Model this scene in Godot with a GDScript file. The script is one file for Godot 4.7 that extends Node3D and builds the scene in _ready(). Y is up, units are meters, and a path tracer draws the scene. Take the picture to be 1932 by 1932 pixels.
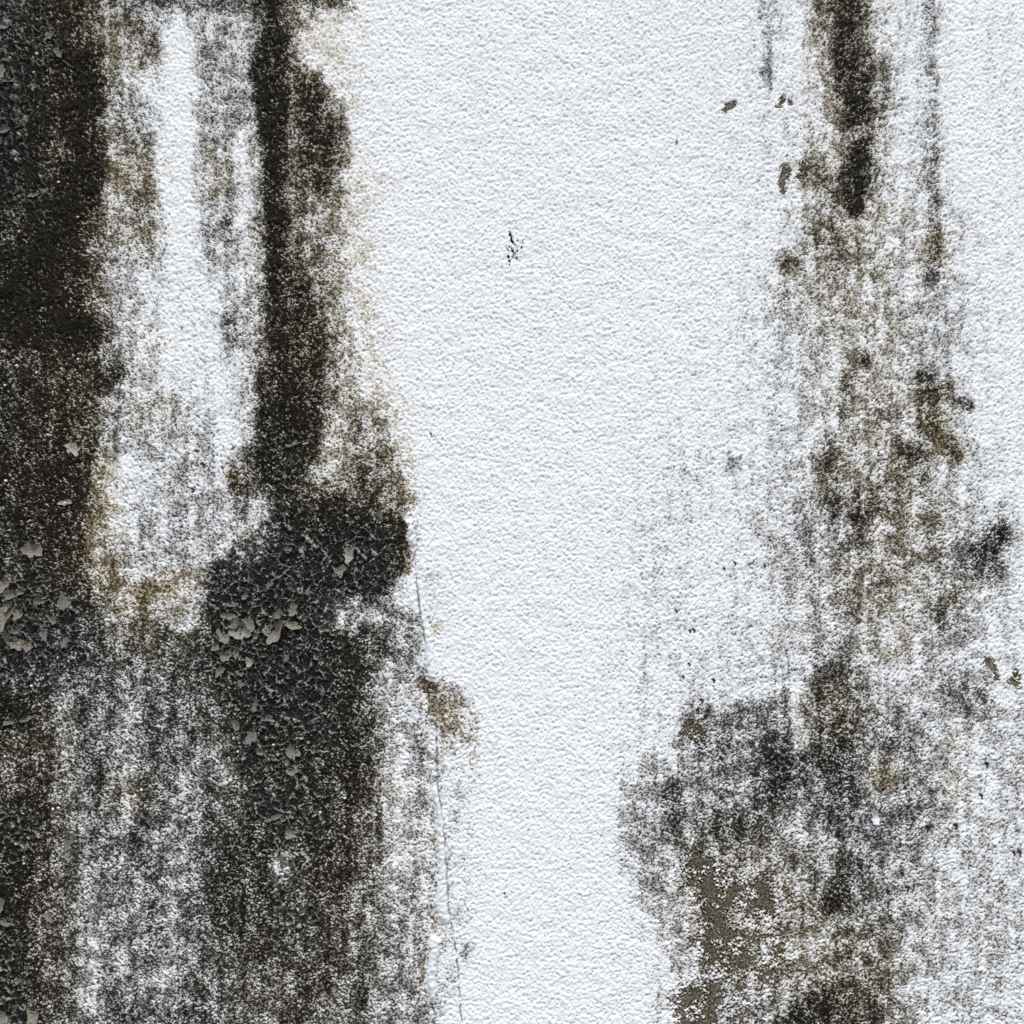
extends Node3D
# A close view of a mould-stained, roughcast, white-painted plaster wall.
# Wall plan units: 1 unit = MM metres on the wall's face, x to the right, y down,
# (966, 966) is the point of the wall straight in front of the camera.
const MM := 0.6 / 1932.0
const EYE := 1.40                      # height of that point above the ground
const LO := -116.0                     # plan range of the finely modelled coat
const SPAN := 2164.0
const TEX := 2048                      # texels a side of the coat's colour map
const GRID := 1090                     # cells a side of the coat's relief
const STIPPLE := .70                  # millimetres of relief of the roughcast
const GRAIN := .36
const LOW := 432                       # cells a side of the stain plan

enum {K, B, W, P, U}                   # mould, ochre, lifted crust, bare mortar, fresh paint

func wall_point(x: float, y: float, z := 0.0) -> Vector3:
	return Vector3((x - 966.0) * MM, EYE - (y - 966.0) * MM, z)

# ---------------------------------------------------------------- stain plan
# each brush stroke: [field, value, softness, x, y, r,  x, y, r, ...]; later strokes paint over earlier ones
func stain_plan() -> Array:
	var s := []
	# thin grey speckle over the weathered parts
	s.append([K, .06, .9, 1100, -1500, 500, 1100, 900, 500, 1100, 3200, 500])
	s.append([K, .17, .9, 1560, -1500, 150, 1600, 300, 170, 1600, 700, 220, 1640, 1200, 300, 1640, 3200, 330])
	s.append([K, .14, .9, 1280, 900, 90, 1250, 1200, 80, 1270, 1500, 110])
	s.append([K, .28, .8, 1700, 560, 170, 1680, 900, 190, 1680, 1250, 210, 1600, 1700, 260, 1580, 3200, 300])
	s.append([K, .24, .7, 340, -200, 150, 340, 300, 140, 360, 1000, 150])
	s.append([K, .10, .7, 1890, -200, 60, 1900, 300, 60, 1905, 800, 60])
	s.append([K, .24, .9, 1920, 1400, 60, 1900, 1700, 80, 1900, 2100, 90])
	s.append([K, .5, .9, -330, -1500, 260, -330, 600, 260, -300, 1400, 220, -250, 3200, 200])
	# column down the edge of the frame and the ground it spreads to
	s.append([K, .60, .35, 20, -1500, 190, 20, 400, 188, 20, 900, 178, 40, 1300, 190, 60, 1700, 200, 60, 3200, 220])
	s.append([K, .84, .22, -160, -1500, 330, -160, 0, 345, -160, 150, 355, -160, 330, 352, -160, 420, 340, -160, 560, 342, -160, 720, 362, -160, 900, 352, -160, 1050, 322, -160, 1120, 318])
	s.append([K, .62, .5, 100, 300, 42, 130, 350, 60, 120, 420, 44])
	s.append([K, .82, .5, 60, 520, 100, 70, 700, 90, 90, 860, 60])
	s.append([K, .97, .4, 25, 130, 60, 30, 330, 60])
	s.append([K, .96, .4, 150, 130, 40, 165, 300, 40, 30, 590, 60, 150, 620, 36])
	s.append([K, .84, .9, 205, 705, 24, 228, 712, 12])
	s.append([K, .86, .4, 90, 940, 80, 90, 1050, 70])
	s.append([K, .82, .5, 50, 1180, 120, 90, 1240, 110])
	s.append([K, .74, .6, 60, 1330, 120, 40, 1500, 110, 40, 1700, 90, 30, 1932, 110, 20, 3200, 130])
	s.append([K, .92, .5, 20, 1340, 50])
	s.append([K, .88, .5, 20, 1580, 55, 10, 1760, 50, 40, 1900, 50])
	# brown haze beside it
	s.append([K, .52, .6, 240, 30, 56, 270, 90, 40])
	s.append([K, .46, .9, 240, 240, 46, 262, 330, 42, 270, 420, 34, 262, 480, 24])
	s.append([K, .78, .6, 300, 58, 10, 282, 86, 10])
	s.append([K, .28, .7, 230, 560, 40, 285, 640, 26, 285, 780, 26])
	s.append([K, .60, .6, 286, 622, 12])
	s.append([K, .42, .6, 208, 780, 24, 205, 880, 22, 196, 1000, 28, 196, 1080, 30])
	# bright strip and the faint streak beside it
	s.append([K, .04, .5, 336, 75, 30, 338, 250, 38, 340, 400, 30, 335, 500, 26])
	s.append([K, .40, .8, 425, 10, 56, 415, 200, 36, 412, 330, 36, 420, 460, 34])
	s.append([K, .30, .6, 425, 560, 34, 425, 680, 26])
	s.append([K, .70, .6, 430, 415, 11, 425, 432, 8])
	s.append([K, .58, .6, 432, 600, 12, 440, 640, 12])
	s.append([K, .06, .6, 466, 260, 16, 468, 420, 16])
	s.append([K, .62, .7, 190, 0, 12, 420, -6, 26, 650, -4, 24])
	# second column
	s.append([K, .54, .6, 530, -1500, 60, 540, 60, 46, 560, 160, 62, 575, 250, 78, 570, 350, 78, 565, 450, 76, 565, 560, 72, 575, 680, 84, 570, 780, 90, 560, 900, 100])
	s.append([K, .05, .5, 600, 80, 34, 640, 130, 30])
	s.append([K, .70, .5, 590, 2, 14, 640, 10, 14])
	s.append([K, .48, .8, 600, 390, 34, 585, 440, 28])
	s.append([K, .96, .7, 510, -1500, 30, 512, 60, 27, 515, 300, 25, 520, 500, 24, 520, 640, 26, 525, 760, 30])
	s.append([K, .82, .8, 590, 170, 32, 605, 260, 38, 605, 330, 30])
	s.append([K, .90, .5, 506, 140, 26, 508, 260, 20])
	s.append([K, .80, .7, 560, 560, 40, 575, 650, 46, 560, 740, 54])
	s.append([K, .88, .5, 545, 800, 62, 530, 880, 60])
	s.append([K, .50, .6, 700, 800, 38, 700, 860, 50])
	s.append([K, .38, .8, 640, 865, 30, 610, 890, 22])
	s.append([K, .72, .8, 680, 905, 26, 725, 955, 32, 752, 1010, 26])
	s.append([K, .62, .6, 735, 880, 24, 742, 940, 30])
	# the broad dark ground it spreads to
	s.append([K, .86, .5, 560, 985, 56, 640, 1010, 80, 690, 1030, 66])
	s.append([K, .90, .35, 470, 1130, 90, 560, 1130, 130, 620, 1090, 120])
	s.append([K, .84, .4, 560, 1250, 190, 560, 1400, 170, 590, 1530, 130])
	s.append([K, .64, .6, 300, 1260, 130, 280, 1400, 130, 250, 1600, 120, 250, 1800, 150, 300, 3200, 160])
	s.append([K, .60, .7, 400, 1380, 80, 400, 1600, 90, 400, 1850, 90])
	s.append([K, .40, .8, 730, 1560, 60, 720, 1720, 80, 720, 1932, 80, 720, 3200, 80])
	s.append([K, .86, .5, 480, 1220, 110, 560, 1350, 120, 600, 1480, 100, 600, 1600, 90])
	s.append([K, .78, .5, 560, 1560, 130, 540, 1650, 140, 520, 1720, 130])
	s.append([K, .70, .6, 560, 1850, 160, 560, 2000, 190, 560, 3200, 200])
	s.append([K, .76, .5, 500, 1740, 90, 480, 1790, 60])
	s.append([K, .66, .6, 240, 1850, 110, 340, 1910, 120, 600, 1925, 60])
	s.append([K, .40, .9, 165, 1560, 24, 165, 1740, 30, 180, 1900, 30])
	s.append([K, .42, .9, 320, 1600, 26, 325, 1850, 34])
	s.append([K, .55, .9, 130, 1300, 26, 130, 1500, 26])
	s.append([K, .40, .6, 245, 1280, 16, 240, 1420, 18, 245, 1530, 24])
	s.append([K, .46, .6, 385, 1440, 24, 330, 1560, 20])
	s.append([K, .52, .6, 190, 1540, 34, 230, 1700, 60, 260, 1830, 60])
	s.append([K, .30, .6, 520, 1630, 20, 530, 1648, 14])
	s.append([K, .36, .6, 650, 1150, 36, 700, 1165, 36])
	s.append([K, .84, .7, 700, 1060, 46, 740, 1020, 30, 755, 1070, 20])
	s.append([K, .72, .5, 715, 1210, 36, 700, 1340, 30, 705, 1450, 30, 700, 1560, 28])
	s.append([K, .48, .6, 760, 1180, 40, 770, 1230, 34])
	s.append([K, .28, .6, 738, 1285, 34, 735, 1330, 28])
	s.append([K, .68, .95, 795, 1285, 22, 830, 1320, 26, 858, 1372, 20])
	s.append([K, .34, .95, 850, 1330, 30, 875, 1400, 22])
	s.append([K, .38, .8, 785, 1400, 50, 775, 1550, 50, 780, 1700, 56, 785, 1850, 50, 785, 3200, 60])
	s.append([K, .24, .7, 748, 1400, 26, 748, 1520, 24, 760, 1640, 26])
	s.append([K, .17, .9, 866, 1430, 30, 860, 1580, 30, 864, 1730, 30])
	s.append([K, .44, .7, 880, 1790, 16])
	# pale island between the columns
	s.append([K, .10, .5, 350, 560, 60, 360, 700, 60])
	s.append([K, .30, .6, 330, 830, 90, 340, 930, 100])
	s.append([K, .16, .5, 250, 900, 46, 250, 970, 46])
	s.append([K, .14, .6, 430, 820, 34, 420, 700, 30])
	s.append([K, .34, .5, 320, 1030, 90, 330, 1090, 60, 345, 1140, 36, 342, 1175, 22])
	s.append([K, .50, .6, 215, 1090, 26, 250, 1130, 32, 290, 1110, 20])
	s.append([K, .68, .6, 445, 905, 22, 470, 960, 18])
	s.append([K, .36, .8, 480, 965, 20, 470, 1020, 26])
	# streak on the far side
	s.append([K, .32, .8, 1610, -1500, 66, 1610, 60, 62, 1620, 200, 60, 1600, 330, 66, 1590, 450, 66])
	s.append([K, .64, .8, 1590, -1500, 60, 1585, 0, 46, 1590, 60, 42, 1600, 110, 36, 1620, 160, 50, 1620, 210, 40])
	s.append([K, .88, .8, 1605, -200, 18, 1604, 60, 14, 1592, 110, 20, 1612, 160, 28, 1618, 215, 18])
	s.append([K, .95, .6, 1622, 278, 20, 1626, 300, 22])
	s.append([K, .90, .6, 1618, 325, 32, 1612, 350, 28, 1612, 395, 20])
	s.append([K, .62, .6, 1545, 335, 30, 1560, 365, 26])
	s.append([K, .55, .7, 1560, 420, 34, 1560, 470, 36, 1590, 500, 40])
	s.append([K, .82, .7, 1486, 500, 13, 1508, 506, 9])
	s.append([K, .80, .7, 1647, 518, 10])
	s.append([K, .88, .7, 1757, 522, 15, 1772, 528, 10])
	s.append([K, .62, .7, 1762, 455, 16, 1760, 490, 20])
	s.append([K, .42, .8, 1758, -1500, 13, 1758, 120, 13, 1758, 300, 11, 1762, 430, 14])
	s.append([K, .34, .8, 1446, -1500, 9, 1445, 60, 9, 1446, 160, 8])
	s.append([K, .30, .9, 1530, 560, 60, 1600, 600, 80, 1720, 580, 60])
	# blotches below it
	var blots := [[1634, 679, 13, .8], [1603, 715, 13, .75], [1600, 752, 20, .55], [1597, 780, 16, .6], [1670, 798, 26, .62], [1744, 715, 13, .85], [1764, 748, 26, .68],
		[1764, 780, 20, .55], [1761, 805, 24, .7], [1765, 828, 20, .6], [1794, 849, 22, .55], [1821, 755, 14, .75], [1580, 855, 28, .72], [1563, 889, 22, .88],
		[1647, 869, 28, .82], [1677, 906, 24, .8], [1640, 850, 56, .34], [1620, 895, 56, .38], [1570, 959, 30, .75], [1600, 955, 30, .6], [1620, 979, 18, .84], [1660, 959, 18, .8],
		[1690, 960, 20, .6], [1748, 999, 24, .68], [1731, 1050, 20, .84], [1771, 1053, 22, .8], [1533, 1042, 13, .92], [1533, 1056, 11, .9], [1613, 1033, 24, .8], [1603, 1083, 56, .40],
		[1845, 1062, 20, .78], [1860, 1042, 24, .8], [1888, 1010, 24, .82], [1865, 1070, 24, .62], [1794, 1108, 22, .88], [1790, 1135, 18, .84], [1776, 1156, 16, .8], [1660, 1107, 16, .8],
		[1603, 1150, 60, .38], [1379, 869, 12, .36], [1805, 1187, 24, .5], [1790, 1090, 50, .4], [1730, 1010, 60, .4], [1834, 1318, 34, .5], [1800, 1300, 30, .45],
		[1715, 870, 40, .5], [1720, 850, 18, .75], [1530, 1030, 60, .35]]
	for b in blots:
		s.append([K, minf(b[3] * 1.06, .95), .8, b[0], b[1], b[2] * 1.08])
	# the lower patch
	s.append([K, .52, .6, 1340, 1390, 56, 1420, 1430, 90, 1560, 1430, 130, 1600, 1600, 150, 1560, 1800, 170, 1560, 3200, 200])
	s.append([K, .46, .7, 1330, 1500, 80, 1340, 1620, 90, 1400, 1800, 110, 1400, 3200, 140])
	s.append([K, .34, .7, 1230, 1480, 40, 1215, 1600, 44, 1240, 1680, 40])
	s.append([K, .62, .8, 1580, 1270, 44, 1570, 1340, 50, 1560, 1400, 60])
	s.append([K, .52, .8, 1350, 1365, 30, 1420, 1370, 34, 1470, 1350, 20])
	s.append([K, .74, .8, 1470, 1420, 34, 1480, 1470, 36, 1460, 1510, 26])
	s.append([K, .76, .8, 1545, 1425, 30, 1590, 1420, 30, 1612, 1465, 36, 1600, 1490, 30])
	s.append([K, .80, .6, 1664, 1455, 26])
	s.append([K, .66, .6, 1600, 1535, 30, 1440, 1560, 30, 1370, 1560, 40])
	s.append([K, .66, .9, 1260, 1510, 12, 1272, 1470, 10, 1270, 1560, 14])
	s.append([K, .74, .6, 1603, 1635, 30, 1575, 1700, 32, 1620, 1690, 34])
	s.append([K, .88, .6, 1605, 1650, 16, 1565, 1706, 15])
	s.append([K, .74, .6, 1640, 1852, 34, 1610, 1900, 50, 1590, 1960, 60])
	s.append([K, .86, .6, 1640, 1860, 20, 1645, 1880, 14])
	s.append([K, .82, .6, 1558, 1880, 14, 1500, 1930, 30])
	s.append([K, .36, .9, 1480, 1800, 40, 1530, 1790, 30])
	s.append([K, .34, .9, 1500, 1560, 34, 1530, 1580, 30])
	s.append([K, .12, .5, 1506, 1300, 13, 1503, 1350, 16, 1508, 1395, 13])
	s.append([K, .48, .7, 1700, 1400, 60, 1690, 1600, 80, 1700, 1850, 70])
	s.append([K, .27, .95, 1780, 1620, 60, 1790, 1750, 70, 1800, 1900, 70])
	# ochre where the growth is thin
	for o in [[.8, 150, 340, 46], [.7, 150, 400, 36], [.75, 250, 330, 60], [.6, 265, 440, 40], [.55, 240, 90, 60], [.5, 285, 640, 30], [.6, 285, 770, 34], [.55, 412, 330, 40], [.9, 200, 920, 22], [.9, 190, 1000, 26], [.8, 195, 1070, 30],
			[.75, 250, 1130, 44], [.7, 320, 1110, 40], [.8, 445, 910, 26], [.7, 470, 1010, 24], [.6, 480, 330, 16], [.6, 485, 450, 16], [.75, 665, 370, 34], [.7, 670, 470, 40], [.5, 690, 640, 40], [.5, 720, 760, 40],
			[.9, 735, 860, 32], [1., 750, 930, 34], [.95, 755, 990, 26], [.8, 765, 1060, 26], [.6, 600, 430, 34], [.55, 560, 850, 24], [.7, 810, 1300, 30], [.75, 850, 1350, 34], [.6, 870, 1400, 30], [.7, 815, 1180, 14], [.8, 818, 1205, 10],
			[.9, 804, 1840, 15], [.8, 800, 1860, 14], [.8, 830, 1780, 14], [.8, 818, 1690, 12], [.8, 818, 1735, 12], [.7, 822, 1580, 12], [.7, 806, 1100, 16], [.5, 240, 1500, 40], [.5, 40, 1440, 60], [.5, 60, 1570, 50], [.5, 60, 900, 60], [.6, 20, 1100, 40], [.5, 700, 1500, 50], [.5, 640, 1620, 50], [.4, 600, 1760, 80],
			[.7, 1545, 340, 50], [.5, 1680, 400, 40], [.6, 1486, 500, 20], [.6, 1580, 510, 70], [.7, 1764, 470, 36], [.8, 1768, 755, 34], [.9, 1762, 800, 34], [.8, 1794, 850, 28], [.5, 1580, 890, 50], [.6, 1680, 950, 30], [.6, 1748, 1000, 30],
			[.4, 1600, 1110, 60], [.5, 1790, 1120, 40], [.8, 1664, 1455, 30], [.5, 1570, 1340, 60], [.8, 1600, 1788, 26], [.7, 1640, 1850, 40], [.5, 1794, 1410, 26], [.5, 1808, 1483, 26], [.5, 1400, 1750, 90], [.4, 50, 620, 100], [.4, 280, 1180, 70],
			[.35, 560, 240, 60], [.4, 60, 1850, 60], [.6, 730, 350, 20]]:
		s.append([B, o[0], .9, o[1], o[2], o[3]])
	s.append([B, .45, .9, 540, 700, 60, 560, 500, 50])
	s.append([B, .55, .6, 110, -1500, 100, 120, 700, 90, 110, 1100, 70])
	s.append([B, .50, .7, 570, -1500, 100, 590, 500, 90, 620, 900, 110])
	s.append([B, .45, .8, 1600, -1500, 80, 1590, 480, 80, 1680, 900, 90, 1680, 1200, 60])
	s.append([B, .45, .8, 1400, 1700, 120, 1600, 1850, 120])
	s.append([B, .30, .8, 520, 1200, 140, 600, 1500, 140, 560, 1850, 140])
	s.append([B, .40, .8, 40, 1400, 80, 50, 1850, 80])
	s.append([B, .75, .9, 195, 860, 22, 190, 1000, 26, 200, 1080, 30, 250, 1130, 36, 330, 1110, 30])
	s.append([B, .5, .95, 660, 330, 24, 675, 480, 26, 690, 640, 26, 735, 800, 30, 755, 930, 30, 770, 1060, 26])
	# curled, lifting crust
	s.append([W, .75, .6, 20, -100, 60, 40, 100, 60, 20, 260, 40, 70, 390, 40])
	s.append([W, .95, .5, 470, 1130, 80, 560, 1080, 110, 680, 1050, 76])
	s.append([W, 1., .5, 450, 1240, 80, 540, 1260, 110, 560, 1340, 90])
	s.append([W, .8, .5, 520, 1440, 90, 560, 1540, 70])
	s.append([W, .55, .6, 545, 850, 50, 545, 930, 40])
	s.append([W, .95, .5, 30, 1110, 70, 50, 1220, 80])
	s.append([W, .6, .6, 110, 1150, 60, 130, 1220, 60])
	s.append([W, .8, .5, 25, 1570, 60])
	s.append([W, .8, .5, 20, 1900, 60, 0, 1760, 40])
	s.append([W, .5, .6, 540, 1650, 60, 560, 1780, 50])
	s.append([W, .5, .6, 1620, 330, 40])
	# paint gone, bare mortar showing
	s.append([P, .80, .6, 1320, 1640, 40, 1345, 1680, 44, 1360, 1730, 30])
	s.append([P, .66, .7, 1400, 1680, 44, 1440, 1700, 40])
	s.append([P, .74, .7, 1360, 1790, 50, 1420, 1828, 50, 1450, 1810, 40])
	s.append([P, .80, .6, 1320, 1890, 44, 1300, 1960, 50, 1300, 3200, 60])
	s.append([P, .70, .6, 1310, 1385, 20, 1316, 1408, 12])
	s.append([P, .52, .7, 1450, 1760, 40, 1400, 1890, 40])
	for o in [[1476, 193, 9], [1496, 197, 7], [1484, 322, 10], [1478, 340, 10], [1478, 358, 9], [1379, 198, 8], [1519, 327, 12], [1868, 1251, 14], [1882, 1271, 10], [1918, 1288, 14], [1925, 1275, 10]]:
		s.append([P, .85, .5, o[0], o[1], o[2]])
	# runs of fresher, bluish paint
	s.append([U, .4, .6, 1180, -200, 18, 1184, 60, 14, 1188, 150, 10])
	s.append([U, .35, .6, 905, 70, 10, 903, 150, 12, 905, 225, 12])
	s.append([U, .5, .8, 800, 1080, 24, 830, 1160, 40])
	s.append([U, .4, .9, 1300, 60, 90, 1360, 200, 90])
	return s

func paint_plan(strokes: Array, lo: float, span: float, n: int, warp: float) -> Array:
	var fields := []
	for f in 5:
		var a := PackedFloat32Array()
		a.resize(n * n)
		fields.append(a)
	var wx := FastNoiseLite.new()
	wx.seed = 11; wx.frequency = 1.0 / 70.0; wx.fractal_octaves = 4
	var wy := FastNoiseLite.new()
	wy.seed = 12; wy.frequency = 1.0 / 70.0; wy.fractal_octaves = 4
	var step := span / n
	var px := PackedFloat32Array()
	var py := PackedFloat32Array()
	px.resize(n * n); py.resize(n * n)
	for j in n:
		for i in n:
			var x := lo + (i + .5) * step
			var y := lo + (j + .5) * step
			px[j * n + i] = x + wx.get_noise_2d(x, y * .6) * warp
			py[j * n + i] = y + wy.get_noise_2d(x, y) * warp * 1.4
	for st in strokes:
		var field: PackedFloat32Array = fields[st[0]]
		var val: float = st[1]
		var soft: float = st[2]
		var pts := []
		for q in range(3, st.size(), 3):
			pts.append(Vector3(st[q], st[q + 1], st[q + 2]))
		if pts.size() == 1:
			pts.append(pts[0] + Vector3(.01, .01, 0))
		var mask := {}
		for q in pts.size() - 1:
			var a: Vector3 = pts[q]
			var c: Vector3 = pts[q + 1]
			var rm := maxf(a.z, c.z) * (1.0 + soft) + warp
			var i0 := clampi(int((minf(a.x, c.x) - rm - lo) / step), 0, n)
			var i1 := clampi(int((maxf(a.x, c.x) + rm - lo) / step) + 1, 0, n)
			var j0 := clampi(int((minf(a.y, c.y) - rm - lo) / step), 0, n)
			var j1 := clampi(int((maxf(a.y, c.y) + rm - lo) / step) + 1, 0, n)
			var dx := c.x - a.x
			var dy := c.y - a.y
			var l2 := dx * dx + dy * dy
			for j in range(j0, j1):
				for i in range(i0, i1):
					var id := j * n + i
					var ex := px[id] - a.x
					var ey := py[id] - a.y
					var t := clampf((ex * dx + ey * dy) / l2, 0.0, 1.0)
					var gx := ex - dx * t
					var gy := ey - dy * t
					var r := a.z + (c.z - a.z) * t
					var d := sqrt(gx * gx + gy * gy)
					if d < r * (1.0 + soft):
						var w := 1.0 - smoothstep(r * (1.0 - soft), r * (1.0 + soft), d)
						if w > mask.get(id, 0.0):
							mask[id] = w
		for id in mask:
			field[id] += (val - field[id]) * mask[id]
		fields[st[0]] = field
	return fields

func field_bytes(f: PackedFloat32Array, n: int, to: int, spread := 0.0) -> PackedByteArray:
	var im := Image.create_from_data(n, n, false, Image.FORMAT_RF, f.to_byte_array())
	if spread > 0.0:                   # growth thins out round its colonies
		var wide := im.duplicate() as Image
		wide.resize(n / 9, n / 9, Image.INTERPOLATE_TRILINEAR)
		wide.resize(n, n, Image.INTERPOLATE_CUBIC)
		var near := wide.get_data().to_float32_array()
		var mixed := f.duplicate()
		for id in n * n:
			mixed[id] = f[id] + (near[id] - f[id]) * spread
		im = Image.create_from_data(n, n, false, Image.FORMAT_RF, mixed.to_byte_array())
	im.convert(Image.FORMAT_L8)
	im.resize(to, to, Image.INTERPOLATE_CUBIC)
	return im.get_data()

# noise whose period is given in plan units, stretched by sx, sy, as bytes of n x n texels
func noise_bytes(n: int, span: float, seed_: int, period: float, sx: float, sy: float, octaves: int, kind := FastNoiseLite.TYPE_SIMPLEX_SMOOTH, warp := 0.0, gain := .5) -> PackedByteArray:
	var f := FastNoiseLite.new()
	f.fractal_gain = gain
	f.seed = seed_
	f.noise_type = kind
	f.fractal_octaves = octaves
	f.fractal_type = FastNoiseLite.FRACTAL_FBM if octaves > 1 else FastNoiseLite.FRACTAL_NONE
	f.frequency = span / n / period
	if kind == FastNoiseLite.TYPE_CELLULAR:
		f.cellular_return_type = FastNoiseLite.RETURN_DISTANCE2_SUB
		f.cellular_jitter = 1.0
	if warp > 0.0:
		f.domain_warp_enabled = true
		f.domain_warp_amplitude = warp * n / span
		f.domain_warp_frequency = span / n / (period * 1.4)
		f.domain_warp_fractal_octaves = 2
	var im := f.get_image(int(n / sx), int(n / sy), false, false, true)
	im.convert(Image.FORMAT_L8)
	if im.get_width() != n or im.get_height() != n:
		im.resize(n, n, Image.INTERPOLATE_CUBIC)
	return im.get_data()

# a line of given widths drawn into a byte map (255 on the line)
func draw_line_map(map: PackedByteArray, path: Array, soft: float) -> PackedByteArray:
	var step := SPAN / TEX
	# a long line wanders and swells a little on its way
	var pts := []
	var rng := RandomNumberGenerator.new()
	rng.seed = int(path[0].x * 31.0 + path[0].y)
	for q in path.size() - 1:
		var parts := maxi(1, int(path[q].distance_to(path[q + 1]) / 7.0))
		for t in parts:
			var v: Vector3 = path[q].lerp(path[q + 1], float(t) / parts)
			if parts > 1:
				v += Vector3(rng.randf_range(-1.3, 1.3), 0, v.z * rng.randf_range(-.35, .35))
			pts.append(v)
	pts.append(path[-1])
	for q in pts.size() - 1:
		var a: Vector3 = pts[q]
		var c: Vector3 = pts[q + 1]
		var rm := maxf(a.z, c.z) * 1.6 + 3.0
		var i0 := clampi(int((minf(a.x, c.x) - rm - LO) / step), 0, TEX)
		var i1 := clampi(int((maxf(a.x, c.x) + rm - LO) / step) + 1, 0, TEX)
		var j0 := clampi(int((minf(a.y, c.y) - rm - LO) / step), 0, TEX)
		var j1 := clampi(int((maxf(a.y, c.y) + rm - LO) / step) + 1, 0, TEX)
		var dx := c.x - a.x
		var dy := c.y - a.y
		var l2 := maxf(dx * dx + dy * dy, .001)
		for j in range(j0, j1):
			for i in range(i0, i1):
				var x := LO + (i + .5) * step
				var y := LO + (j + .5) * step
				var t := clampf(((x - a.x) * dx + (y - a.y) * dy) / l2, 0.0, 1.0)
				var r := a.z + (c.z - a.z) * t
				var d := Vector2(x - a.x - dx * t, y - a.y - dy * t).length()
				var w := int(255.0 * (1.0 - smoothstep(r * (1.0 - soft), r * (1.0 + soft), d)))
				if w > map[j * TEX + i]:
					map[j * TEX + i] = w
	return map

var coat_heights: PackedFloat32Array

# evens out a noise: the share of texels below each byte value
func evened(bytes: PackedByteArray) -> PackedFloat32Array:
	var count := PackedFloat32Array()
	count.resize(256)
	var total := 0.0
	for id in range(0, bytes.size(), 37):
		count[bytes[id]] += 1.0
		total += 1.0
	var lut := PackedFloat32Array()
	lut.resize(256)
	var acc := 0.0
	for v in 256:
		lut[v] = (acc + count[v] * .5) / total
		acc += count[v]
	return lut

func filler_paths() -> Array:
	return [[Vector3(772, 978, 5), Vector3(776, 1010, 6), Vector3(780, 1034, 4)],
		[Vector3(792, 1092, 2.5), Vector3(796, 1150, 3.5), Vector3(802, 1180, 5), Vector3(809, 1210, 5.5), Vector3(811, 1250, 7), Vector3(815, 1276, 7), Vector3(822, 1280, 5)],
		[Vector3(820, 1480, 3), Vector3(822, 1496, 4.5), Vector3(830, 1540, 4.5), Vector3(833, 1570, 6), Vector3(834, 1620, 5.5), Vector3(836, 1665, 8), Vector3(832, 1700, 10), Vector3(836, 1722, 10), Vector3(842, 1745, 4)],
		[Vector3(816, 1764, 4.5), Vector3(821, 1776, 8), Vector3(817, 1810, 7), Vector3(814, 1850, 7.5), Vector3(817, 1872, 4.5), Vector3(816, 1890, 3)]]

# filler standing proud along the crack: lumpy strips whose edges run out under the paint
func build_filler(wall: Node3D, mat: Material) -> void:
	var lump := FastNoiseLite.new()
	lump.seed = 21; lump.frequency = 1.0 / 13.0; lump.fractal_octaves = 3
	for path in filler_paths():
		var curve := []
		for q in path.size() - 1:
			var parts := maxi(2, int(path[q].distance_to(path[q + 1]) / 2.0))
			for t in parts:
				curve.append(path[q].lerp(path[q + 1], float(t) / parts))
		curve.append(path[-1])
		var st := SurfaceTool.new()
		st.begin(Mesh.PRIMITIVE_TRIANGLES)
		st.set_smooth_group(0)
		var cols := 11
		for q in curve.size():
			var c: Vector3 = curve[q]
			var ends := minf(1.0, minf(q, curve.size() - 1 - q) / 4.0)
			for a in cols:
				var o := a / (cols - 1.0) * 2.0 - 1.0
				var r := c.z * (1.6 + .7 * lump.get_noise_2d(c.x + o * 40.0, c.y))
				var x := c.x + o * r
				var n := lump.get_noise_2d(x * 1.4, c.y)
				var z := height_at(x, c.y) * .5 + .0009 + (maxf(0.0, 1.0 - o * o) * (.0012 + .0009 * n) * (.4 + .6 * ends) * minf(1.0, c.z / 5.0)) - .0012 * pow(absf(o), 4.0) - .0009 * (1.0 - ends)
				st.set_uv(Vector2((x - LO) / SPAN, (c.y - LO) / SPAN))
				st.add_vertex(wall_point(x, c.y, z))
		for q in curve.size() - 1:
			for a in cols - 1:
				var id := q * cols + a
				for v in [id, id + 1, id + cols, id + 1, id + cols + 1, id + cols]:
					st.add_index(v)
		st.generate_normals()
		put("filler_ridge", st.commit(), mat, wall)

func cover_level(hs: float, pi: float, gr: float) -> float:
	return clampf(hs * .33 + minf(pi * 2.2, 1.0) * .19 + gr * .48, 0.0, 1.0)

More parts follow.
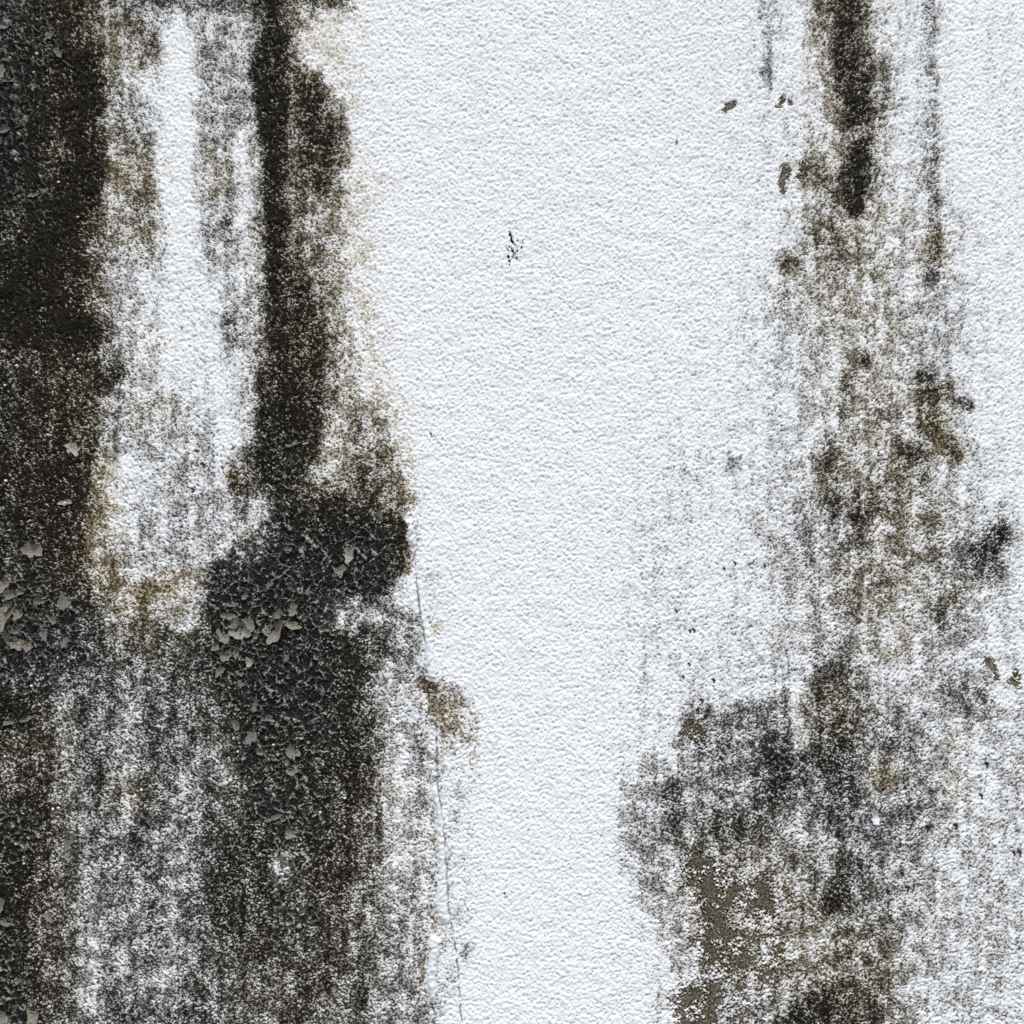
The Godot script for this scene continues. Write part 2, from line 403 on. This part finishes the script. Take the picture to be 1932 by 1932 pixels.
# ------------------------------------------------ the coat: colour of its matter and its relief
func compute_coat(strokes: Array, n: int, lo: float, span: float, fine: bool) -> Array:
	var low := LOW if fine else 300
	var fields := paint_plan(strokes, lo, span, low, 15.0)
	var fk := field_bytes(fields[K], low, n, .28 if fine else 0.0)
	var fb := field_bytes(fields[B], low, n, .4 if fine else 0.0)
	var fw := field_bytes(fields[W], low, n)
	var fp := field_bytes(fields[P], low, n)
	var fu := field_bytes(fields[U], low, n)
	var stipple := noise_bytes(n, span, 3, 9.6, 1.25, 1.0, 4, FastNoiseLite.TYPE_SIMPLEX_SMOOTH, 6.0)
	var pits := noise_bytes(n, span, 14, 6.8, 1.3, 1.0, 2, FastNoiseLite.TYPE_SIMPLEX_SMOOTH)
	var swell := noise_bytes(n, span, 4, 52.0, 1.2, 1.0, 4)
	var grain := noise_bytes(n, span, 5, 4.3, 1.4, 1.0, 2, FastNoiseLite.TYPE_SIMPLEX)
	var blot := noise_bytes(n, span, 6, 46.0, 1.0, 1.0, 5, FastNoiseLite.TYPE_SIMPLEX_SMOOTH, 0.0, .68)
	var runs := noise_bytes(n, span, 7, 26.0, 1.0, 12.0, 3)
	var webs := noise_bytes(n, span, 8, 17.0, 1.0, 1.0, 1, FastNoiseLite.TYPE_CELLULAR, 22.0)
	var webgap := noise_bytes(n, span, 9, 30.0, 1.0, 1.0, 3)
	var l_st := evened(stipple)
	var l_gr := evened(grain)
	var l_pi := evened(pits)
	var l_bl := evened(blot)
	var l_ru := evened(runs)
	var l_ga := evened(webgap)
	# the order in which growth covers the surface, evened out
	var l_cover := PackedFloat32Array()
	l_cover.resize(1024)
	var seen := 0.0
	for id in range(0, n * n, 53):
		l_cover[int(cover_level(l_st[stipple[id]], l_pi[pits[id]], l_gr[grain[id]]) * 1023.0)] += 1.0
		seen += 1.0
	var below := 0.0
	for v in 1024:
		below += l_cover[v]
		l_cover[v] = below / seen
	var bead := PackedByteArray()
	bead.resize(n * n)
	var crack := bead.duplicate()
	var chip := bead.duplicate()
	if fine:
		for path in filler_paths():
			bead = draw_line_map(bead, path.map(func(v): return Vector3(v.x, v.y, v.z * 1.35)), .5)
		crack = draw_line_map(crack, [Vector3(784, 1074, 1.6), Vector3(786, 1100, 1.5), Vector3(791, 1141, 1.5), Vector3(794, 1160, 1.3), Vector3(799, 1189, 1.3), Vector3(803, 1212, 1.2)], .5)
		crack = draw_line_map(crack, [Vector3(822, 1365, 1.2), Vector3(824, 1420, 1.5), Vector3(825, 1472, 1.4), Vector3(831, 1520, 1.2), Vector3(838, 1563, 1.3), Vector3(842, 1633, 1.5), Vector3(847, 1720, 1.6), Vector3(855, 1761, 1.5), Vector3(864, 1827, 1.3), Vector3(867, 1888, 1.1), Vector3(872, 1950, 1.0)], .5)
		crack = draw_line_map(crack, [Vector3(816, 1892, 1.3), Vector3(819, 1915, 1.6), Vector3(817, 1960, 1.8)], .5)
		for c in [[961.5, 437, 1.2], [962.5, 441.5, 2.2], [961, 443.5, 1.6], [965, 446.5, 1.7], [964.5, 450, 2.2], [965.3, 454, 2.4], [967.5, 456.5, 2.4], [971.5, 461, 1.6], [961, 465, 1.2], [965, 468, 1.4], [956, 468, 1.2], [958.5, 471.5, 1.6], [967, 473, 2.4],
				[976, 473, 1.9], [984, 467, 1.9], [976.5, 454, 1.3], [986, 454.5, 1.1], [969, 480, 1.7], [966.5, 484, 1.4], [972, 477, 1.6], [959, 484, 2.6], [974.5, 487, 2.0], [970, 486, 1.0], [961, 492, 2.0], [961, 499, 1.5], [981, 491, 1.1], [1444, 267, 1.5], [952, 1685, 1.8]]:
			chip = draw_line_map(chip, [Vector3(c[0], c[1], c[2]), Vector3(c[0] + .3, c[1] + c[2] * .8, c[2] * .8)], .35)
		# lone dark dots of mould
		for c in [[1743, 1346, 4], [1681, 1396, 4], [1677, 1412, 3.5], [1748, 1560, 5], [1801, 1556, 5], [1701, 1647, 4], [1711, 1674, 4.5], [1674, 1680, 4], [1922, 1606, 5], [1912, 1608, 3], [1315, 1340, 4], [1345, 1282, 4], [1308, 1188, 3.5], [1275, 1152, 3],
				[382, 876, 4], [362, 922, 4], [370, 850, 3], [812, 818, 2.5], [1322, 1320, 4], [1360, 1430, 4], [1288, 1276, 3], [1442, 1066, 3], [1386, 1062, 3], [1365, 1072, 3], [1301, 1190, 3], [1299, 1252, 3.2], [1312, 1549, 4], [1320, 1606, 4], [1362, 1808, 3],
				[1325, 1972, 3], [1850, 1500, 4], [1860, 1440, 5]]:
			chip = draw_line_map(chip, [Vector3(c[0], c[1], c[2] * .62), Vector3(c[0] + c[2] * .9, c[1] + c[2] * .4, c[2] * .4), Vector3(c[0] + c[2] * .5, c[1] + c[2] * 1.5, c[2] * .4)], .9)
	# one pass over the texels
	var rgb := PackedByteArray()
	rgb.resize(n * n * 3)
	var hts := PackedFloat32Array()
	hts.resize(n * n)
	var inv := 1.0 / 255.0
	for id in n * n:
		var st := stipple[id] * inv
		var hs := l_st[stipple[id]]
		var gr := l_gr[grain[id]]
		var bl := l_bl[blot[id]]
		var k := fk[id] * inv
		var b := fb[id] * inv
		# relief in millimetres
		# broad rounded grains with small pits between them
		var pit := clampf((l_pi[pits[id]] + (bl - .5) * .16) / .30, 0.0, 1.0)
		pit = pit * pit * (3.0 - 2.0 * pit)
		var ht := (pit * .62 + (st - .5) * 1.05 + .38) * STIPPLE + (swell[id] * inv) * .6 + (grain[id] * inv) * GRAIN
		# mould settles into the low places first and creeps over the grains as it thickens
		if k > .004:
			k += ((bl - .5) * .46 + (l_ru[runs[id]] - .5) * .26) * minf(k * 2.0, 1.0) * (1.25 - k)
		var lvl := l_cover[int(cover_level(hs, l_pi[pits[id]], gr) * 1023.0)]
		var c := clampf((k - lvl) * (2.3 + 2.0 * k) + .5 * minf(1.0, k * 4.0), 0.0, 1.0)
		# white paint, with a film of grime where growth is dense and ochre where it is thin
		var r := 236.0
		var g := 236.0
		var bb := 237.0
		var fu_ := fu[id] * inv
		if fu_ > 0.0:
			r -= 10.0 * fu_; g -= 5.0 * fu_
		var film := minf(clampf((k - .13) * 1.4, 0.0, .86) * (.62 + .7 * bl), .9)
		if film > 0.0:
			r += (140.0 + 8.0 * b - r) * film
			g += (136.0 - 8.0 * b - g) * film
			bb += (131.0 - 38.0 * b - bb) * film
		if b > 0.0:
			var och := clampf((b * .80 + (bl - .5) * .40 - lvl * .72 + k * .22) * 1.4, 0.0, .8) * (1.0 - k * .45)
			r += (134.0 - r) * och
			g += (107.0 - g) * och
			bb += (66.0 - bb) * och
		if c > 0.0:
			var thick := clampf(k * 1.6 - .36, 0.0, 1.0)
			var dr := 98.0 - 80.0 * thick + 22.0 * b * (1.0 - thick * .6) + (bl - .5) * 10.0
			var dg := 96.0 - 79.0 * thick + 9.0 * b * (1.0 - thick * .6) + (bl - .5) * 9.0
			var db := 93.0 - 79.0 * thick - 16.0 * b * (1.0 - thick * .75) + (bl - .5) * 7.0
			r += (dr - r) * c
			g += (dg - g) * c
			bb += (db - bb) * c
			ht += thick * ((gr - .4) * .42 + (bl - .5) * .9)
		# paint lost, bare mortar
		var p := fp[id] * inv
		if p > .05:
			var pm := clampf((p + (bl - .5) * .55 - (lvl - .5) * .6 - .52) * 6.0 + .5, 0.0, 1.0)
			if pm > 0.0:
				var tone := (gr - .5) * 74.0 + (bl - .5) * 44.0 - 54.0 * k
				r += (104.0 + tone - r) * pm
				g += (95.0 + tone - g) * pm
				bb += (81.0 + tone - bb) * pm
				ht -= pm * .75
		# lifted crust: raised, curled rims round black cells
		var w := fw[id] * inv
		if w > .03:
			var e := webs[id] * inv
			var gap := l_ga[webgap[id]]
			var ww := clampf((w + (bl - .5) * .7 - .42) * 3.0, 0.0, 1.0)
			var rim := clampf((1.0 - e / (.095 + .06 * maxf(gap - .4, 0.0))) * 1.7, 0.0, 1.0) * clampf((gap - .12) * 3.5, 0.0, 1.0)
			if ww > 0.0:
				var fl := ww * .62 * (1.0 - rim)
				r += (20.0 + gr * 16.0 - r) * fl
				g += (19.0 + gr * 16.0 - g) * fl
				bb += (19.0 + gr * 16.0 - bb) * fl
				var rr := ww * rim * .9
				r += (134.0 + gr * 46.0 - r) * rr
				g += (133.0 + gr * 46.0 - g) * rr
				bb += (126.0 + gr * 46.0 - bb) * rr
				ht += ww * (rim * 1.5 - .4)
		# filler, crack, chips
		var bd := bead[id]
		if bd > 0:
			var q := clampf((bd * inv + (hs - .5) * .55 + (bl - .5) * .6 - .34) * 2.6, 0.0, 1.0)
			r += (226.0 - r) * q * .95
			g += (228.0 - g) * q * .95
			bb += (230.0 - bb) * q * .95
			ht += (1.0 + .4 * hs - ht) * q * .5
		var cr := crack[id]
		if cr > 0:
			var q2 := cr * inv * clampf(l_ga[webgap[id]] * 2.4 - .25, .12, 1.0)
			r += (110.0 - r) * q2 * .6
			g += (110.0 - g) * q2 * .6
			bb += (110.0 - bb) * q2 * .6
			ht -= 1.3 * q2
		var ch := chip[id]
		if ch > 0:
			var q3 := ch * inv
			r += (26.0 - r) * q3
			g += (26.0 - g) * q3
			bb += (28.0 - bb) * q3
			ht -= .4 * q3
		var o := id * 3
		rgb[o] = clampi(int(r), 0, 255)
		rgb[o + 1] = clampi(int(g), 0, 255)
		rgb[o + 2] = clampi(int(bb), 0, 255)
		hts[id] = ht * .001
	return [ImageTexture.create_from_image(Image.create_from_data(n, n, false, Image.FORMAT_RGB8, rgb)), Image.create_from_data(n, n, false, Image.FORMAT_RF, hts.to_byte_array())]

func coat_mesh() -> ArrayMesh:
	var n := GRID + 1
	var vs := PackedVector3Array()
	var ns := PackedVector3Array()
	var uv := PackedVector2Array()
	vs.resize(n * n); ns.resize(n * n); uv.resize(n * n)
	var step := SPAN / GRID
	var d := step * MM
	for j in n:
		for i in n:
			var id := j * n + i
			vs[id] = wall_point(LO + i * step, LO + j * step, coat_heights[id])
			var hx := coat_heights[j * n + mini(i + 1, n - 1)] - coat_heights[j * n + maxi(i - 1, 0)]
			var hy := coat_heights[mini(j + 1, n - 1) * n + i] - coat_heights[maxi(j - 1, 0) * n + i]
			ns[id] = Vector3(-hx, hy, 2.0 * d).normalized()
			uv[id] = Vector2(i / float(GRID), j / float(GRID))
	var ix := PackedInt32Array()
	ix.resize(GRID * GRID * 6)
	var o := 0
	for j in GRID:
		for i in GRID:
			var a := j * n + i
			ix[o] = a; ix[o + 1] = a + 1; ix[o + 2] = a + n
			ix[o + 3] = a + 1; ix[o + 4] = a + n + 1; ix[o + 5] = a + n
			o += 6
	var arr := []
	arr.resize(Mesh.ARRAY_MAX)
	arr[Mesh.ARRAY_VERTEX] = vs
	arr[Mesh.ARRAY_NORMAL] = ns
	arr[Mesh.ARRAY_TEX_UV] = uv
	arr[Mesh.ARRAY_INDEX] = ix
	var m := ArrayMesh.new()
	m.add_surface_from_arrays(Mesh.PRIMITIVE_TRIANGLES, arr)
	return m

func height_at(x: float, y: float) -> float:
	var i := clampi(int((x - LO) / SPAN * GRID), 0, GRID)
	var j := clampi(int((y - LO) / SPAN * GRID), 0, GRID)
	return coat_heights[j * (GRID + 1) + i]

func put(called: String, mesh: Mesh, mat: Material, parent: Node, at := Vector3.ZERO) -> MeshInstance3D:
	var o := MeshInstance3D.new()
	o.name = called
	o.mesh = mesh
	o.material_override = mat
	o.position = at
	parent.add_child(o, true)
	return o

# a flake of old paint: ragged outline, a few rings, edges curled away from the wall, a real thickness
func flake_mesh(rng: RandomNumberGenerator, rx: float, ry: float, curl: float) -> ArrayMesh:
	var st := SurfaceTool.new()
	st.begin(Mesh.PRIMITIVE_TRIANGLES)
	var m := 20
	var rad := []
	var ph := rng.randf() * TAU
	for i in m:
		rad.append(.86 + .20 * sin(TAU * i / m * 2.0 + ph) + .13 * sin(TAU * i / m * 5.0 + ph * 2.3) + rng.randf_range(-.2, .17))
	var lift_dir := rng.randf() * TAU
	var bend := rng.randf_range(.2, 1.0)
	var rings := [0.0, .38, .72, 1.0]
	var pts := []
	for q in rings.size():
		var ring := []
		for i in m:
			var an := TAU * i / m
			var t: float = rings[q]
			var rr: float = t * lerpf(.9, rad[i], t)
			var x := cos(an) * rx * rr
			var y := sin(an) * ry * rr
			var side := cos(an - lift_dir) * t
			var z := curl * (t * t * .30 + maxf(side, 0.0) * bend * t) + rng.randf_range(-.06, .06) * curl
			ring.append(Vector3(x, y, z))
		pts.append(ring)
	var th := 0.00035
	st.set_smooth_group(0)
	for back in 2:
		var off := Vector3(0, 0, -th if back else 0.0)
		for q in rings.size() - 1:
			for i in m:
				var k2 := (i + 1) % m
				var a: Vector3 = pts[q][i] + off
				var b: Vector3 = pts[q][k2] + off
				var c: Vector3 = pts[q + 1][i] + off
				var e: Vector3 = pts[q + 1][k2] + off
				var tri := [a, e, c] if q == 0 else [a, b, c, b, e, c]
				if back:
					tri.reverse()
				for v in tri:
					st.add_vertex(v)
	st.set_smooth_group(1)
	for i in m:
		var k3 := (i + 1) % m
		var a2: Vector3 = pts[3][i]
		var b2: Vector3 = pts[3][k3]
		var dn := Vector3(0, 0, -th)
		for v in [a2, b2, a2 + dn, b2, b2 + dn, a2 + dn]:
			st.add_vertex(v)
	st.generate_normals()
	return st.commit()

# a lathed body along y, ends closed: radii at heights
func lathe(profile: Array, sides: int, squash := 1.0, rng: RandomNumberGenerator = null) -> ArrayMesh:
	var st := SurfaceTool.new()
	st.begin(Mesh.PRIMITIVE_TRIANGLES)
	st.set_smooth_group(0)
	var rows := []
	for p in profile:
		var row := []
		for i in sides:
			var an := TAU * i / sides
			var r: float = p.x * (rng.randf_range(.8, 1.15) if rng else 1.0)
			row.append(Vector3(cos(an) * r, p.y, sin(an) * r * squash))
		rows.append(row)
	for q in rows.size() - 1:
		for i in sides:
			var k := (i + 1) % sides
			for v in [rows[q][i], rows[q + 1][k], rows[q + 1][i], rows[q][i], rows[q][k], rows[q + 1][k]]:
				st.add_vertex(v)
	st.generate_normals()
	return st.commit()

func mottled(dark: Color, light: Color, period_m: float, seed_: int, rough := .95) -> StandardMaterial3D:
	var f := FastNoiseLite.new()
	f.seed = seed_
	f.frequency = .03
	f.fractal_octaves = 4
	var t := NoiseTexture2D.new()
	t.width = 256; t.height = 256; t.seamless = true
	t.noise = f
	var gr := Gradient.new()
	gr.set_color(0, dark); gr.set_color(1, light)
	gr.set_offset(0, .25); gr.set_offset(1, .75)
	t.color_ramp = gr
	var m := StandardMaterial3D.new()
	m.albedo_texture = t
	m.roughness = rough
	m.metallic_specular = .25
	m.uv1_triplanar = true
	m.uv1_world_triplanar = true
	m.uv1_scale = Vector3.ONE / period_m
	return m

func _ready() -> void:
	# ---- camera
	var cam := Camera3D.new()
	cam.name = "camera"
	cam.fov = 50.0
	cam.near = .01
	cam.far = 400.0
	cam.position = Vector3(0, EYE, .3 / tan(deg_to_rad(25.0)) + .001)
	add_child(cam)
	cam.current = true
	# ---- sky: bright overcast
	var env := Environment.new()
	env.background_mode = Environment.BG_SKY
	var sm := ProceduralSkyMaterial.new()
	sm.sky_top_color = Color(.91, .95, 1.0)
	sm.sky_horizon_color = Color(.64, .66, .69)
	sm.sky_curve = .35
	sm.ground_bottom_color = Color(.22, .21, .19)
	sm.ground_horizon_color = Color(.6, .62, .63)
	sm.sun_angle_max = 1.0
	var sky := Sky.new()
	sky.sky_material = sm
	env.sky = sky
	env.tonemap_mode = Environment.TONE_MAPPER_LINEAR
	env.tonemap_exposure = 1.74
	env.sdfgi_enabled = true
	env.ssao_enabled = true
	env.ssil_enabled = true
	var we := WorldEnvironment.new()
	we.name = "world_environment"
	we.environment = env
	add_child(we)
	# ---- veiled sun, high and a little to one side
	var sun := DirectionalLight3D.new()
	sun.name = "sun"
	sun.light_energy = .5
	sun.light_angular_distance = 14.0
	sun.light_color = Color(1.0, .985, .96)
	sun.shadow_enabled = true
	add_child(sun)
	sun.look_at_from_position(Vector3(.35, 3.0, 1.35), Vector3.ZERO)

	# ---- ground
	var gm := PlaneMesh.new()
	gm.size = Vector2(300, 300)
	var ground := put("ground", gm, mottled(Color(.30, .29, .27), Color(.40, .39, .36), 2.0, 41), self)
	ground.set_meta("kind", "structure")
	ground.set_meta("label", "grey concrete ground before the wall")

	# ---- the wall
	var wall := Node3D.new()
	wall.name = "plaster_wall"
	wall.set_meta("kind", "thing")
	wall.set_meta("label", "white roughcast plaster wall streaked with black mould and flaking paint")
	wall.set_meta("category", "wall")
	add_child(wall)
	var strokes := stain_plan()
	var coat := compute_coat(strokes, TEX, LO, SPAN, true)
	var relief: Image = coat[1]
	relief.resize(GRID + 1, GRID + 1, Image.INTERPOLATE_CUBIC)
	coat_heights = relief.get_data().to_float32_array()
	var skin := coat_material(coat[0])
	put("painted_plaster", coat_mesh(), skin, wall)
	build_filler(wall, skin)
	build_rest_of_wall(wall, strokes)
	build_flakes(wall)
	build_grit(wall)
	build_small_things()

func coat_material(t: Texture2D) -> StandardMaterial3D:
	var cm := StandardMaterial3D.new()
	cm.albedo_texture = t
	cm.roughness = .92
	cm.metallic_specular = .3
	return cm

# the wall goes on round the finely modelled coat: 2.8 m wide, 2.8 m high, 0.22 m thick
func build_rest_of_wall(wall: Node3D, strokes: Array) -> void:
	var half := 1.4
	var span := 2.0 * half / MM
	var lo := 966.0 - span * .5
	var n := 1024
	var coat := compute_coat(strokes, n, lo, span, false)
	var mat := coat_material(coat[0])
	var bump := FastNoiseLite.new()
	bump.seed = 3; bump.frequency = 2800.0 / 2048.0 / 3.2; bump.fractal_octaves = 2
	var bi := bump.get_image(2048, 2048)
	bi.convert(Image.FORMAT_L8)
	mat.heightmap_enabled = true
	mat.heightmap_scale = .1
	mat.heightmap_texture = ImageTexture.create_from_image(bi)
	var inn := SPAN * MM * .5 - .0005
	var z := .0012
	var st := SurfaceTool.new()
	st.begin(Mesh.PRIMITIVE_TRIANGLES)
	for q in [[-half, -half, half, -inn], [-half, inn, half, half], [-half, -inn, -inn, inn], [inn, -inn, half, inn]]:
		var cs := [Vector2(q[0], q[3]), Vector2(q[2], q[3]), Vector2(q[2], q[1]), Vector2(q[0], q[3]), Vector2(q[2], q[1]), Vector2(q[0], q[1])]
		for v in cs:
			st.set_normal(Vector3(0, 0, 1))
			st.set_uv(Vector2((v.x + half) / (2.0 * half), (half - v.y) / (2.0 * half)))
			st.add_vertex(Vector3(v.x, EYE + v.y, z))
	put("surrounding_plaster", st.commit(), mat, wall)
	var plain := coat_material(null)
	plain.albedo_color = Color(.925, .925, .93)
	for side in [-1, 1]:
		var flank := BoxMesh.new()
		flank.size = Vector3(3.0, 2.8, .22)
		put("plain_plaster", flank, plain, wall, Vector3(side * (half + 1.5), EYE, z - .11))
	var core := BoxMesh.new()
	core.size = Vector3(2.0 * half - .002, 2.8, .22)
	put("wall_core", core, mottled(Color(.50, .48, .45), Color(.60, .58, .54), .5, 51), wall, Vector3(0, EYE, -.1105))

var flake_tones := []

func spot(ox: float, oy: float, sc: float, x: float, y: float) -> Vector2:
	return Vector2(ox + x / sc, oy + y / sc) * (1932.0 / 2268.0)

func add_flake(wall: Node3D, mesh: Mesh, tone: int, x: float, y: float, turn: float, tilt: float) -> void:
	var f := put("paint_flake", mesh, flake_tones[tone], wall, wall_point(x, y, height_at(x, y) + .0003))
	f.rotation = Vector3(tilt, 0, turn)

# old paint lifting in flakes from the blackened ground
func build_flakes(wall: Node3D) -> void:
	flake_tones = [mottled(Color(.34, .325, .29), Color(.74, .72, .68), .007, 61), mottled(Color(.24, .23, .20), Color(.64, .61, .56), .006, 62), mottled(Color(.17, .168, .16), Color(.54, .535, .52), .006, 63), mottled(Color(.74, .75, .76), Color(.84, .85, .86), .02, 64)]
	var rng := RandomNumberGenerator.new()
	rng.seed = 77
	# [x, y, half width, half height, tone, curl in mm]
	var list := []
	for z in [[560, 1240, 75, 105, 0], [870, 1270, 75, 130, 1], [400, 1290, 52, 95, 1], [430, 1480, 48, 50, 1], [370, 1620, 38, 52, 1], [1570, 545, 62, 62, 0], [1490, 690, 48, 52, 1], [1050, 1200, 80, 34, 1], [1050, 1050, 50, 50, 1], [640, 1540, 38, 32, 0], [520, 1450, 30, 55, 2],
			[450, 1110, 66, 30, 1], [650, 1180, 42, 70, 1], [600, 930, 32, 32, 2], [550, 1640, 36, 32, 2], [910, 1090, 48, 40, 2], [990, 1500, 28, 28, 2], [1100, 1400, 22, 28, 2], [560, 1740, 26, 34, 2], [760, 1700, 22, 40, 2], [470, 1010, 46, 22, 2], [820, 1210, 40, 50, 1], [330, 1400, 30, 44, 1], [700, 1290, 26, 36, 2], [1000, 490, 34, 22, 2], [1020, 820, 30, 20, 2]]:
		var c := spot(400, 1100, 4.2, z[0], z[1])
		list.append([c.x, c.y, z[2] / 4.2 * .85, z[3] / 4.2 * .85, z[4]])
	for z in [[420, 600, 38, 38, 0], [190, 1170, 48, 52, 1], [370, 900, 32, 20, 0], [1905, 1280, 30, 36, 1], [40, 1545, 44, 72, 1], [110, 1510, 44, 50, 1], [20, 1360, 34, 44, 1], [60, 1420, 46, 20, 2], [90, 1690, 44, 40, 1], [160, 1705, 30, 26, 1], [90, 1610, 40, 26, 1], [370, 1450, 26, 64, 2], [370, 1680, 20, 34, 2], [30, 1640, 26, 30, 2],
			[250, 1640, 20, 40, 2], [300, 1560, 30, 18, 2], [230, 1450, 24, 30, 2], [120, 1400, 26, 16, 2], [50, 1480, 22, 40, 1]]:
		var c := spot(0, 760, 2.542, z[0], z[1])
		list.append([c.x, c.y, z[2] / 2.542 * .85, z[3] / 2.542 * .85, z[4]])
	for z in [[1420, 320, 26, 56, 2], [1655, 400, 30, 50, 1], [1650, 500, 50, 26, 1], [190, 1880, 34, 66, 1], [20, 1900, 34, 40, 1], [390, 905, 30, 46, 2], [1640, 860, 42, 20, 1], [275, 1330, 22, 26, 1], [60, 235, 34, 16, 2], [150, 215, 30, 18, 2], [10, 1260, 22, 34, 2], [1500, 210, 40, 16, 2], [1330, 250, 16, 40, 2], [1540, 770, 50, 14, 2], [30, 1360, 30, 14, 2], [1440, 140, 20, 30, 2]]:
		var c := spot(0, 1508, 2.542, z[0], z[1])
		list.append([c.x, c.y, z[2] / 2.542 * .85, z[3] / 2.542 * .85, z[4]])
	for z in [[280, 200, 22, 40, 2], [30, 140, 30, 34, 2], [10, 400, 20, 40, 1], [270, 160, 30, 14, 2], [335, 305, 20, 30, 2], [40, 450, 40, 14, 2], [190, 480, 16, 36, 2], [20, 730, 40, 20, 2], [190, 1100, 26, 18, 2]]:
		var c := spot(0, 0, 2.542, z[0], z[1])
		list.append([c.x, c.y, z[2] / 2.542 * .85, z[3] / 2.542 * .85, z[4]])
	var lone := spot(1508, 1508, 2.542, 1090, 765)
	list.append([lone.x, lone.y, 9, 12, 3])
	for f in list:
		var m := flake_mesh(rng, f[2] * MM * 1.2, f[3] * MM * 1.2, minf(f[2], f[3]) * MM * rng.randf_range(.7, 1.15))
		add_flake(wall, m, f[4], f[0], f[1], rng.randf_range(-.25, .25), rng.randf_range(-.5, -.1))
	# small curled shards between them, a dozen shapes
	var shapes := []
	for q in 12:
		shapes.append(flake_mesh(rng, rng.randf_range(3.0, 8.0) * MM, rng.randf_range(1.1, 2.6) * MM, rng.randf_range(2.5, 4.5) * MM))
	var zones := [[470, 1120, 90, 60], [620, 1070, 110, 50], [490, 1250, 90, 80], [560, 1330, 90, 80], [550, 1450, 90, 80], [50, 1180, 60, 90], [110, 1190, 60, 60], [25, 1570, 40, 40], [30, 60, 60, 70], [40, 220, 50, 80], [15, 1880, 40, 50], [545, 880, 50, 60], [560, 1620, 70, 90], [60, 1000, 70, 60]]
	for q in 222:
		var z: Array = zones[q % zones.size()]
		var x: float = z[0] + rng.randfn(0, .55) * z[2]
		var y: float = z[1] + rng.randfn(0, .55) * z[3]
		add_flake(wall, shapes[rng.randi() % 12], 2 if rng.randf() < .8 else 1, x, y, rng.randf() * TAU, rng.randf_range(-.5, .3))

# pale grains of sand and paint caught in the growth
func build_grit(wall: Node3D) -> void:
	var rng := RandomNumberGenerator.new()
	rng.seed = 5
	var mats := [mottled(Color(.78, .77, .74), Color(.9, .89, .87), .01, 71, .7), mottled(Color(.58, .54, .46), Color(.74, .70, .62), .01, 72, .8)]
	var shapes := []
	for q in 4:
		var r := MM * rng.randf_range(2.4, 3.4)
		shapes.append(lathe([Vector2(0, -r), Vector2(r * .75, -r * .6), Vector2(r, 0), Vector2(r * .7, r * .65), Vector2(0, r * .95)], 7, .8, rng))
	var at := []
	for z in [[30, 238], [18, 50], [122, 80], [100, 132], [98, 128], [440, 90], [205, 165], [60, 745], [35, 775], [370, 900], [330, 905], [1470, 1180], [1090, 1200]]:
		at.append(spot(0, 760, 2.542, z[0], z[1]))
	for z in [[180, 28], [30, 425], [30, 512], [800, 612], [1802, 742], [1775, 758], [188, 148], [138, 1025], [1340, 398], [1820, 470], [1505, 790], [300, 720], [330, 715], [720, 330], [85, 480], [1300, 560], [400, 935], [1590, 790], [1540, 360]]:
		at.append(spot(0, 1508, 2.542, z[0], z[1]))
	for z in [[195, 412], [330, 1025], [110, 1305], [440, 1225], [210, 305], [500, 1420], [95, 905], [460, 80], [60, 330]]:
		at.append(spot(0, 0, 2.542, z[0], z[1]))
	for z in [[80, 1218], [8, 820], [170, 1040], [10, 660]]:
		at.append(spot(760, 1508, 2.542, z[0], z[1]))
	for z in [[885, 1445], [640, 520], [945, 315], [795, 1610], [1030, 685]]:
		at.append(spot(1508, 1508, 2.542, z[0], z[1]))
	for p in at:
		var g := put("grit_grain", shapes[rng.randi() % 4], mats[0 if rng.randf() < .6 else 1], wall, wall_point(p.x, p.y, height_at(p.x, p.y) + .0004))
		g.rotation = Vector3(rng.randf() * TAU, rng.randf() * TAU, rng.randf() * TAU)

func build_small_things() -> void:
	var brown := mottled(Color(.42, .29, .17), Color(.58, .43, .28), .004, 81, .8)
	var husk := Node3D.new()
	husk.name = "seed_husk"
	husk.position = wall_point(1276.5, 268, height_at(1276.5, 268) + .0005)
	husk.rotation = Vector3(.1, 0, -.12)
	husk.set_meta("label", "tiny brown seed husk stuck to the clean white paint")
	husk.set_meta("category", "seed")
	add_child(husk)
	put("shell", lathe([Vector2(0, -6.5), Vector2(1.0, -4), Vector2(1.9, -1), Vector2(1.7, 2), Vector2(.8, 4.5), Vector2(0, 5.5)].map(func(v): return v * MM), 9, .7), brown, husk)
	put("tip", lathe([Vector2(0, 4.8), Vector2(.45, 5.2), Vector2(.3, 7.5), Vector2(0, 8.4)].map(func(v): return v * MM), 6), brown, husk)
	var e := spot(0, 1508, 2.542, 1270, 575)
	var egg := put("insect_egg", lathe([Vector2(0, -8), Vector2(2.2, -7), Vector2(4.0, -3.5), Vector2(4.4, 0), Vector2(3.8, 4), Vector2(1.9, 6.6), Vector2(0, 7.3)].map(func(v): return v * MM), 14), mottled(Color(.68, .67, .62), Color(.78, .77, .72), .01, 83, .5), self, wall_point(e.x, e.y, height_at(e.x, e.y) + .001))
	egg.rotation.z = -1.25
	egg.set_meta("label", "pale oval insect egg lying in the dark mould")
	egg.set_meta("category", "egg")
